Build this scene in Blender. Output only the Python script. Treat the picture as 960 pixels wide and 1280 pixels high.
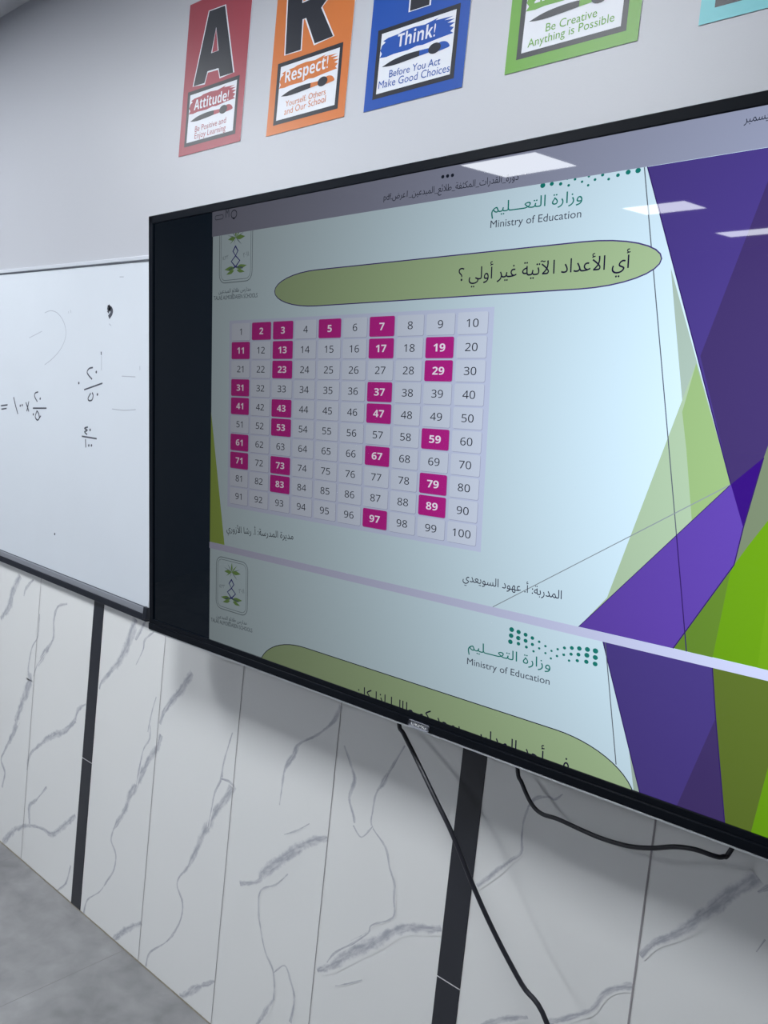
import bpy, bmesh, math, random
from mathutils import Vector, Matrix
from mathutils.geometry import delaunay_2d_cdt
import numpy as np

# ------------------------------------------------------------------ camera, light, exposure
for o in list(bpy.data.objects):
    bpy.data.objects.remove(o, do_unlink=True)
scene = bpy.context.scene
COL = scene.collection

cam_data = bpy.data.cameras.new('camera')
cam_data.sensor_fit = 'HORIZONTAL'
cam_data.sensor_width = 36.0
cam_data.lens = 37.5
cam_data.clip_start = 0.02
camera = bpy.data.objects.new('camera', cam_data)
COL.objects.link(camera)
camera.matrix_world = Matrix(((0.757443, -0.128348, 0.640162, 0.000000), (0.644575, -0.009092, -0.764487, -1.255392), (0.103941, 0.991687, 0.075843, 1.462028), (0.000000, 0.000000, 0.000000, 1.000000)))
scene.camera = camera

world = bpy.data.worlds.new('World')
scene.world = world
world.use_nodes = True
world.node_tree.nodes['Background'].inputs[0].default_value = (0.5, 0.55, 0.62, 1)
world.node_tree.nodes['Background'].inputs[1].default_value = 0.05

scene.view_settings.view_transform = 'Standard'
scene.view_settings.look = 'None'
scene.view_settings.exposure = 0.0
scene.view_settings.gamma = 1.0
scene.view_settings.use_curve_mapping = False

LAMP = 44.0                       # radiance of the ceiling panels
SCREEN = 1.0                      # brightness of the display
CEIL = 2.822
LEFT, RIGHT, BACK = -4.75, 4.2, -11.0

# ------------------------------------------------------------------ helpers
def lin(c):
    f = lambda v: v / 12.92 if v <= 0.04045 else ((v + 0.055) / 1.055) ** 2.4
    return (f(c[0] / 255), f(c[1] / 255), f(c[2] / 255), 1)

def mat(name, rgb, rough=0.6, metal=0.0, spec=0.5, bump=0.0, bscale=200.0, vary=0.0, vscale=3.0):
    m = bpy.data.materials.new(name)
    m.use_nodes = True
    nt = m.node_tree
    b = nt.nodes['Principled BSDF']
    b.inputs['Base Color'].default_value = lin(rgb)
    b.inputs['Roughness'].default_value = rough
    b.inputs['Metallic'].default_value = metal
    b.inputs['Specular IOR Level'].default_value = spec
    if bump or vary:
        tc = nt.nodes.new('ShaderNodeTexCoord')
    if vary:
        n = nt.nodes.new('ShaderNodeTexNoise')
        n.inputs['Scale'].default_value = vscale
        n.inputs['Detail'].default_value = 6
        nt.links.new(tc.outputs['Object'], n.inputs['Vector'])
        r = nt.nodes.new('ShaderNodeMix'); r.data_type = 'RGBA'
        a = lin(rgb)
        r.inputs[6].default_value = tuple(max(0, x * (1 - vary)) for x in a[:3]) + (1,)
        r.inputs[7].default_value = tuple(min(1, x * (1 + vary)) for x in a[:3]) + (1,)
        nt.links.new(n.outputs['Fac'], r.inputs[0])
        nt.links.new(r.outputs[2], b.inputs['Base Color'])
    if bump:
        n = nt.nodes.new('ShaderNodeTexNoise')
        n.inputs['Scale'].default_value = bscale
        n.inputs['Detail'].default_value = 3
        nt.links.new(tc.outputs['Object'], n.inputs['Vector'])
        bp = nt.nodes.new('ShaderNodeBump')
        bp.inputs['Strength'].default_value = bump
        bp.inputs['Distance'].default_value = 0.002
        nt.links.new(n.outputs['Fac'], bp.inputs['Height'])
        nt.links.new(bp.outputs['Normal'], b.inputs['Normal'])
    return m

# The picture is dimmer and greyer the more obliquely one looks at it, as on any
# LCD behind a dark privacy glass: the cover absorbs along the path through it.
GLASS_IOR = 1.25
GLASS_TINT = (0.0022, 0.0015, 0.0010)
def screen_mat(name, rgb, x=1.1):
    """lit pixels under the cover glass; rgb is their look at x metres along the display from two paces away"""
    m = bpy.data.materials.new(name)
    m.use_nodes = True
    b = m.node_tree.nodes['Principled BSDF']
    b.inputs['Base Color'].default_value = (0.006, 0.009, 0.013, 1)
    b.inputs['Roughness'].default_value = 0.35
    b.inputs['Specular IOR Level'].default_value = 0.0
    b.inputs['Coat Weight'].default_value = 1.0
    b.inputs['Coat Roughness'].default_value = 0.015
    b.inputs['Coat IOR'].default_value = GLASS_IOR
    b.inputs['Coat Tint'].default_value = GLASS_TINT + (1,)
    a = math.atan2(1.6566 - x, 1.12)
    k = 1 / math.sqrt(1 - (math.sin(a) / GLASS_IOR) ** 2)
    e = [c / t ** k for c, t in zip(lin(rgb)[:3], GLASS_TINT)]
    top = max(e)
    b.inputs['Emission Color'].default_value = tuple(c / top for c in e) + (1,)
    b.inputs['Emission Strength'].default_value = SCREEN * top
    m.cycles.emission_sampling = 'NONE'
    return m

def link(name, me, mats=(), parent=None, loc=None):
    o = bpy.data.objects.new(name, me)
    COL.objects.link(o)
    for m in mats:
        me.materials.append(m)
    if parent:
        o.parent = parent
    if loc:
        o.location = loc
    return o

def tag(o, label=None, cat=None, group=None, kind=None):
    if label: o['label'] = label
    if cat: o['category'] = cat
    if group: o['group'] = group
    if kind: o['kind'] = kind
    return o

def empty(name, loc):
    o = bpy.data.objects.new(name, None)
    o.empty_display_size = 0.05
    COL.objects.link(o)
    o.location = loc
    return o

def bm_obj(name, bm, m, parent=None, loc=None, smooth=False):
    me = bpy.data.meshes.new(name)
    bmesh.ops.recalc_face_normals(bm, faces=bm.faces)
    bm.to_mesh(me); bm.free()
    if smooth:
        for p in me.polygons: p.use_smooth = True
    return link(name, me, m if isinstance(m, (list, tuple)) else [m], parent, loc)

def add_box(bm, lo, hi, bevel=0.0, seg=2, mi=0):
    r = bmesh.ops.create_cube(bm, size=1.0)
    vs = r['verts']
    for v in vs:
        v.co = Vector((lo[i] + (v.co[i] + 0.5) * (hi[i] - lo[i]) for i in range(3)))
    fs = set(f for v in vs for f in v.link_faces)
    for f in fs: f.material_index = mi
    if bevel:
        es = set(e for v in vs for e in v.link_edges)
        r = bmesh.ops.bevel(bm, geom=list(es), offset=bevel, segments=seg, profile=0.5, affect='EDGES')
        for f in r['faces']: f.material_index = mi

def box(name, lo, hi, m, parent=None, bevel=0.0):
    bm = bmesh.new(); add_box(bm, lo, hi, bevel)
    return bm_obj(name, bm, m, parent)

def fill(contours):
    """triangulate closed contours by the non-zero winding rule"""
    pts, edges = [], []
    for c in contours:
        k = len(pts); n = len(c)
        pts += [Vector((p[0], p[1])) for p in c]
        edges += [(k + i, k + (i + 1) % n) for i in range(n)]
    vo, eo, fo, *_ = delaunay_2d_cdt(pts, edges, [], 0, 1e-7)
    A = np.array([(p.x, p.y) for p in pts])
    a = np.array([A[e[0]] for e in edges]); b = np.array([A[e[1]] for e in edges])
    tris = []
    for f in fo:
        c = sum((vo[i] for i in f), Vector((0, 0))) / len(f)
        up = (a[:, 1] <= c.y) & (b[:, 1] > c.y)
        dn = (a[:, 1] > c.y) & (b[:, 1] <= c.y)
        cr = (b[:, 0] - a[:, 0]) * (c.y - a[:, 1]) - (c.x - a[:, 0]) * (b[:, 1] - a[:, 1])
        if int((up & (cr > 0)).sum()) - int((dn & (cr < 0)).sum()) != 0:
            tris.append(tuple(f))
    return [(v.x, v.y) for v in vo], tris

GLYPH = {}
def glyphs(text, bold=0.0, res=3):
    """outline of a line of text at size 1, left end at x = 0, filled"""
    key = (text, bold, res)
    if key in GLYPH: return GLYPH[key]
    cu = bpy.data.curves.new('text', 'FONT')
    cu.body = text; cu.resolution_u = res; cu.fill_mode = 'NONE'; cu.offset = bold
    ob = bpy.data.objects.new('text', cu); COL.objects.link(ob)
    bpy.context.view_layer.update()
    dg = bpy.context.evaluated_depsgraph_get()
    me = bpy.data.meshes.new_from_object(ob.evaluated_get(dg))
    nb = {}
    for e in me.edges:
        i, j = e.vertices
        nb.setdefault(i, []).append(j); nb.setdefault(j, []).append(i)
    nxt = {}
    for e in me.edges: nxt.setdefault(e.vertices[0], []).append(e.vertices[1])
    seen, cons = set(), []
    for s in nb:
        if s in seen: continue
        loop = [s]; seen.add(s); prev = None; cur = s
        while True:
            # follow the stored edge direction so that winding is kept
            cand = [k for k in nxt.get(cur, []) if k not in seen] or [k for k in nb[cur] if k not in seen]
            if not cand: break
            cur = cand[0]; seen.add(cur); loop.append(cur)
        if len(loop) > 2: cons.append([(me.vertices[i].co.x, me.vertices[i].co.y) for i in loop])
    bpy.data.objects.remove(ob); bpy.data.curves.remove(cu); bpy.data.meshes.remove(me)
    # fill letter by letter: contours that overlap in x go together
    cons.sort(key=lambda c: min(p[0] for p in c))
    groups = []
    for c in cons:
        x0, x1 = min(p[0] for p in c), max(p[0] for p in c)
        if groups and x0 <= groups[-1][1]:
            groups[-1][0].append(c); groups[-1][1] = max(groups[-1][1], x1)
        else: groups.append([[c], x1])
    V, T = [], []
    for g, _ in groups:
        v, t = fill(g); k = len(V); V += v; T += [tuple(i + k for i in f) for f in t]
    x0 = min(p[0] for p in V); x1 = max(p[0] for p in V)
    V = [(p[0] - x0, p[1]) for p in V]
    GLYPH[key] = (V, T, x1 - x0)
    return GLYPH[key]

class Sheet:
    """a flat print: coloured shapes in (x, z) laid over one another on the side facing -y"""
    def __init__(s, step): s.v, s.f, s.mi, s.mats, s.step, s.uv = [], [], [], [], step, {}
    def m(s, mt):
        if mt not in s.mats: s.mats.append(mt)
        return s.mats.index(mt)
    def tris(s, V, T, mt, layer):
        k = len(s.v); y = -layer * s.step; i = s.m(mt)
        s.v += [(p[0], y, p[1]) for p in V]
        for t in T:
            s.f.append(tuple(k + j for j in t)); s.mi.append(i)
    def poly(s, pts, mt, layer):
        V, T = fill([pts]); s.tris(V, T, mt, layer)
    def shape(s, contours, mt, layer):
        V, T = fill(contours); s.tris(V, T, mt, layer)
    def stroke(s, pts, w, mt, layer, closed=False):
        n = len(pts); ws = w if isinstance(w, (list, tuple)) else [w] * n
        V, T = [], []
        for i in range(n):
            a = pts[i - 1] if (i or closed) else pts[i]
            b = pts[(i + 1) % n] if (i < n - 1 or closed) else pts[i]
            d = Vector((b[0] - a[0], b[1] - a[1])); d = d.normalized() if d.length else Vector((1, 0))
            q = Vector((-d.y, d.x)) * ws[i] / 2
            V += [(pts[i][0] + q.x, pts[i][1] + q.y), (pts[i][0] - q.x, pts[i][1] - q.y)]
        for i in range(n if closed else n - 1):
            j = (i + 1) % n
            T.append((2 * i, 2 * i + 1, 2 * j + 1, 2 * j))
        s.tris(V, T, mt, layer)
    def text(s, body, p0, p1, mt, layer, h=1.0, bold=0.0, size=None, up=None):
        """text whose baseline runs p0 -> p1 (fitted to that length); h stretches its height"""
        V, T, w = glyphs(body, bold)
        P0 = Vector(p0); d = Vector(p1) - P0
        if size: sx = size; d = d.normalized() * size * w
        sx = d.length / w; d.normalize()
        u = Vector((-d.y, d.x)) if up is None else Vector(up)
        sz = h if h > 0 and up == 'abs' else sx * h
        s.tris([tuple(P0 + d * (p[0] * sx) + u * (p[1] * sz)) for p in V], T, mt, layer)
    def disc(s, c, rx, rz, mt, layer, n=14):
        s.tris([(c[0] + rx * math.cos(2 * math.pi * i / n), c[1] + rz * math.sin(2 * math.pi * i / n)) for i in range(n)],
               [tuple(range(n))], mt, layer)
    def build(s, name, parent=None, loc=None, back=None):
        me = bpy.data.meshes.new(name)
        me.from_pydata(s.v, [], s.f)
        for p, i in zip(me.polygons, s.mi): p.material_index = i
        me.update()
        # every face of the print looks out of the wall
        bm = bmesh.new(); bm.from_mesh(me)
        for f in bm.faces:
            if f.normal.y > 0: f.normal_flip()
        bm.to_mesh(me); bm.free()
        return link(name, me, s.mats, parent, loc)

def rrect(x0, z0, x1, z1, r, n=5):
    out = []
    for cx, cz, a in ((x1 - r, z1 - r, 0), (x0 + r, z1 - r, 90), (x0 + r, z0 + r, 180), (x1 - r, z0 + r, 270)):
        for i in range(n + 1):
            t = math.radians(a + 90 * i / n)
            out.append((cx + r * math.cos(t), cz + r * math.sin(t)))
    return out

def smooth_line(pts, k=4):
    """Catmull-Rom through points of any dimension"""
    P = [np.array(p, float) for p in pts]; out = []
    for i in range(len(P) - 1):
        p0 = P[max(i - 1, 0)]; p1 = P[i]; p2 = P[i + 1]; p3 = P[min(i + 2, len(P) - 1)]
        for j in range(k):
            t = j / k
            out.append(0.5 * ((2 * p1) + (p2 - p0) * t + (2 * p0 - 5 * p1 + 4 * p2 - p3) * t * t + (3 * p1 - p0 - 3 * p2 + p3) * t ** 3))
    out.append(P[-1])
    return [tuple(p) for p in out]

def tube(name, pts, r, m, parent=None, seg=10):
    pts = [Vector((p[0], p[1], max(p[2], r + 0.0006))) for p in smooth_line(pts, 6)]      # never into the floor
    bm = bmesh.new(); rings = []; ref = Vector((0, 1, 0))
    for i, p in enumerate(pts):
        d = (pts[min(i + 1, len(pts) - 1)] - pts[max(i - 1, 0)]).normalized()
        a = d.cross(ref)
        if a.length < 0.05: a = d.cross(Vector((1, 0, 0)))
        a.normalize(); b = d.cross(a).normalized(); ref = (ref - d * ref.dot(d)); ref = ref.normalized() if ref.length > .1 else b
        rings.append([bm.verts.new(p + (a * math.cos(2 * math.pi * k / seg) + b * math.sin(2 * math.pi * k / seg)) * r) for k in range(seg)])
    for i in range(len(rings) - 1):
        for k in range(seg):
            bm.faces.new((rings[i][k], rings[i][(k + 1) % seg], rings[i + 1][(k + 1) % seg], rings[i + 1][k]))
    bm.faces.new(rings[0][::-1]); bm.faces.new(rings[-1])
    return bm_obj(name, bm, m, parent, smooth=True)

# Arabic letters: isolated, final, initial, medial forms; joined and laid out from left to right
AF = {'ا': 'ﺍﺎ', 'أ': 'ﺃﺄ', 'آ': 'ﺁﺂ', 'د': 'ﺩﺪ', 'ر': 'ﺭﺮ', 'ز': 'ﺯﺰ', 'و': 'ﻭﻮ', 'ة': 'ﺓﺔ', 'ب': 'ﺏﺐﺑﺒ', 'ت': 'ﺕﺖﺗﺘ', 'ث': 'ﺙﺚﺛﺜ', 'ج': 'ﺝﺞﺟﺠ', 'ح': 'ﺡﺢﺣﺤ', 'س': 'ﺱﺲﺳﺴ', 'ش': 'ﺵﺶﺷﺸ', 'ض': 'ﺽﺾﺿﻀ', 'ط': 'ﻁﻂﻃﻄ', 'ع': 'ﻉﻊﻋﻌ', 'غ': 'ﻍﻎﻏﻐ', 'ف': 'ﻑﻒﻓﻔ', 'ق': 'ﻕﻖﻗﻘ', 'ك': 'ﻙﻚﻛﻜ', 'ل': 'ﻝﻞﻟﻠ', 'م': 'ﻡﻢﻣﻤ', 'ن': 'ﻥﻦﻧﻨ', 'ه': 'ﻩﻪﻫﻬ', 'ي': 'ﻱﻲﻳﻴ', 'ئ': 'ﺉﺊﺋﺌ', 'ـ': 'ــــ'}
LA = {'ا': 'ﻻﻼ', 'أ': 'ﻷﻸ', 'آ': 'ﻵﻶ'}
def ar(t):
    out = []; i = 0; dual = lambda c: len(AF.get(c, '')) == 4
    while i < len(t):
        c = t[i]; prev = i > 0 and dual(t[i - 1])
        if c == 'ل' and i + 1 < len(t) and t[i + 1] in LA:
            out.append(LA[t[i + 1]][prev]); i += 2; continue
        f = AF.get(c)
        if not f: out.append(c)
        elif len(f) == 2: out.append(f[prev])
        else:
            nx = i + 1 < len(t) and t[i + 1] in AF
            out.append(f[(3 if nx else 1) if prev else (2 if nx else 0)])
        i += 1
    return ''.join(reversed(out))

# ------------------------------------------------------------------ materials of the room
M_PAINT = mat('wall_paint', (175, 177, 184), 0.5, bump=0.08, bscale=300, vary=0.02, vscale=2)
M_CEIL = mat('ceiling_paint', (205, 206, 210), 0.8, bump=0.05, bscale=200)
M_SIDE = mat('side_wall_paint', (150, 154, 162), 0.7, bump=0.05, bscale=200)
M_TILE = mat('white_marble_tile', (226, 227, 227), 0.22, vary=0.025, vscale=2.2)
M_BLACK_TILE = mat('black_tile', (38, 40, 48), 0.3, bump=0.04, bscale=400)
M_GROUT = mat('grout', (150, 146, 150), 0.8)
M_GROUT_W = mat('white_grout', (215, 215, 218), 0.8)
M_BASE = mat('sealant', (150, 143, 130), 0.8, vary=0.35, vscale=60)

def floor_material():
    m = bpy.data.materials.new('grey_stone_floor_tile'); m.use_nodes = True
    nt = m.node_tree; N = nt.nodes; Lk = nt.links; b = N['Principled BSDF']
    tc = N.new('ShaderNodeTexCoord')
    def noise(scale, det, dist=0.0):
        n = N.new('ShaderNodeTexNoise'); n.inputs['Scale'].default_value = scale; n.inputs['Detail'].default_value = det
        n.inputs['Distortion'].default_value = dist; Lk.new(tc.outputs['Object'], n.inputs['Vector']); return n
    a = noise(3.2, 9, 0.6); c = noise(14, 8, 0.3)
    r = N.new('ShaderNodeValToRGB'); r.color_ramp.elements[0].position = 0.3; r.color_ramp.elements[1].position = 0.72
    r.color_ramp.elements[0].color = lin((106, 106, 109)); r.color_ramp.elements[1].color = lin((154, 154, 156))
    mx = N.new('ShaderNodeMath'); mx.operation = 'MULTIPLY_ADD'; mx.inputs[1].default_value = 0.45
    Lk.new(c.outputs['Fac'], mx.inputs[0])
    ml = N.new('ShaderNodeMath'); ml.operation = 'MULTIPLY'; ml.inputs[1].default_value = 0.55
    Lk.new(a.outputs['Fac'], ml.inputs[0]); Lk.new(ml.outputs[0], mx.inputs[2]); Lk.new(mx.outputs[0], r.inputs[0])
    Lk.new(r.outputs[0], b.inputs['Base Color'])
    b.inputs['Roughness'].default_value = 0.45
    return m
M_FLOOR = floor_material()
M_FLOOR_JOINT = mat('floor_grout', (128, 127, 128), 0.8)

def vein_material(name, rgb):
    """grey print in the marble, cloudy and ragged towards the ribbon's edges (u: metres along, v: -1..1 across)"""
    m = bpy.data.materials.new(name); m.use_nodes = True
    nt = m.node_tree; N = nt.nodes; Lk = nt.links; b = N['Principled BSDF']
    def math_(op, a, c=None, d=None):
        n = N.new('ShaderNodeMath'); n.operation = op
        for i, q in enumerate((a, c, d)):
            if q is None: continue
            if isinstance(q, (int, float)): n.inputs[i].default_value = q
            else: Lk.new(q, n.inputs[i])
        return n.outputs[0]
    def ramp(x, lo, hi, a=0.0, c=1.0):
        n = N.new('ShaderNodeMapRange'); n.interpolation_type = 'SMOOTHSTEP'
        n.inputs[1].default_value = lo; n.inputs[2].default_value = hi; n.inputs[3].default_value = a; n.inputs[4].default_value = c
        Lk.new(x, n.inputs[0]); return n.outputs[0]
    def noise(vec, scale, det, rough=0.55):
        n = N.new('ShaderNodeTexNoise'); n.inputs['Scale'].default_value = scale; n.inputs['Detail'].default_value = det; n.inputs['Roughness'].default_value = rough
        Lk.new(vec, n.inputs['Vector']); return n.outputs['Fac']
    tc = N.new('ShaderNodeTexCoord'); sp = N.new('ShaderNodeSeparateXYZ'); Lk.new(tc.outputs['UV'], sp.inputs[0])
    cb = N.new('ShaderNodeCombineXYZ')
    Lk.new(math_('MULTIPLY', sp.outputs['X'], 18.0), cb.inputs[0]); Lk.new(math_('MULTIPLY', sp.outputs['Y'], 1.3), cb.inputs[1])
    edge = math_('SUBTRACT', 1.0, math_('ABSOLUTE', sp.outputs['Y']))
    n1 = noise(tc.outputs['Object'], 30, 6, 0.6)
    n2 = noise(cb.outputs[0], 1.6, 5, 0.6)
    body = ramp(math_('ADD', edge, math_('MULTIPLY_ADD', n1, 1.5, -0.98)), 0.04, 0.6)
    inner = ramp(n2, 0.34, 0.62, 0.42, 1.0)
    mx = N.new('ShaderNodeMix'); mx.data_type = 'RGBA'
    mx.inputs[6].default_value = lin((226, 227, 227)); mx.inputs[7].default_value = lin(rgb)
    Lk.new(math_('MULTIPLY', body, inner), mx.inputs[0]); Lk.new(mx.outputs[2], b.inputs['Base Color'])
    b.inputs['Roughness'].default_value = 0.22
    return m
M_VEIN = vein_material('grey_marble_vein', (170, 172, 181))

# ------------------------------------------------------------------ the room
TILE_TOP = 1.24
def slab(name, lo, hi, m):
    return tag(box(name, lo, hi, m), kind='structure')

# main wall: painted plaster above, marble tiles below, one surface
wall = Sheet(0.0003)
wall.poly([(LEFT, TILE_TOP), (RIGHT, TILE_TOP), (RIGHT, CEIL), (LEFT, CEIL)], M_PAINT, 0)
wall.poly([(LEFT, 0), (RIGHT, 0), (RIGHT, TILE_TOP), (LEFT, TILE_TOP)], M_TILE, 0)
PITCH = 0.3225
BARS = (-2.1215, -0.796)
for b0 in (BARS[0] - 1.3275, BARS[0], BARS[1], BARS[1] + 1.3275, BARS[1] + 2.655, BARS[1] + 3.98):
    for k in range(1, 4):
        x = b0 + 0.055 + PITCH * k - 0.0035
        if b0 == BARS[0]: x = (-1.7590, -1.4355, -1.1125)[k - 1]
        if b0 == BARS[1]: x = (-0.4240, -0.1015, 0.2210)[k - 1]
        if b0 < -3: x = (-3.095, -2.771, -2.4475)[k - 1]
        wd = 0.0032 if x > -0.6 else 0.0019
        wall.stroke([(x, 0), (x, TILE_TOP)], wd, M_GROUT, 2.6)
# grey sealant line where the wall meets the floor
wall.stroke([(LEFT, 0.002), (RIGHT, 0.002)], 0.006, M_BASE, 2.8)

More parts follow.
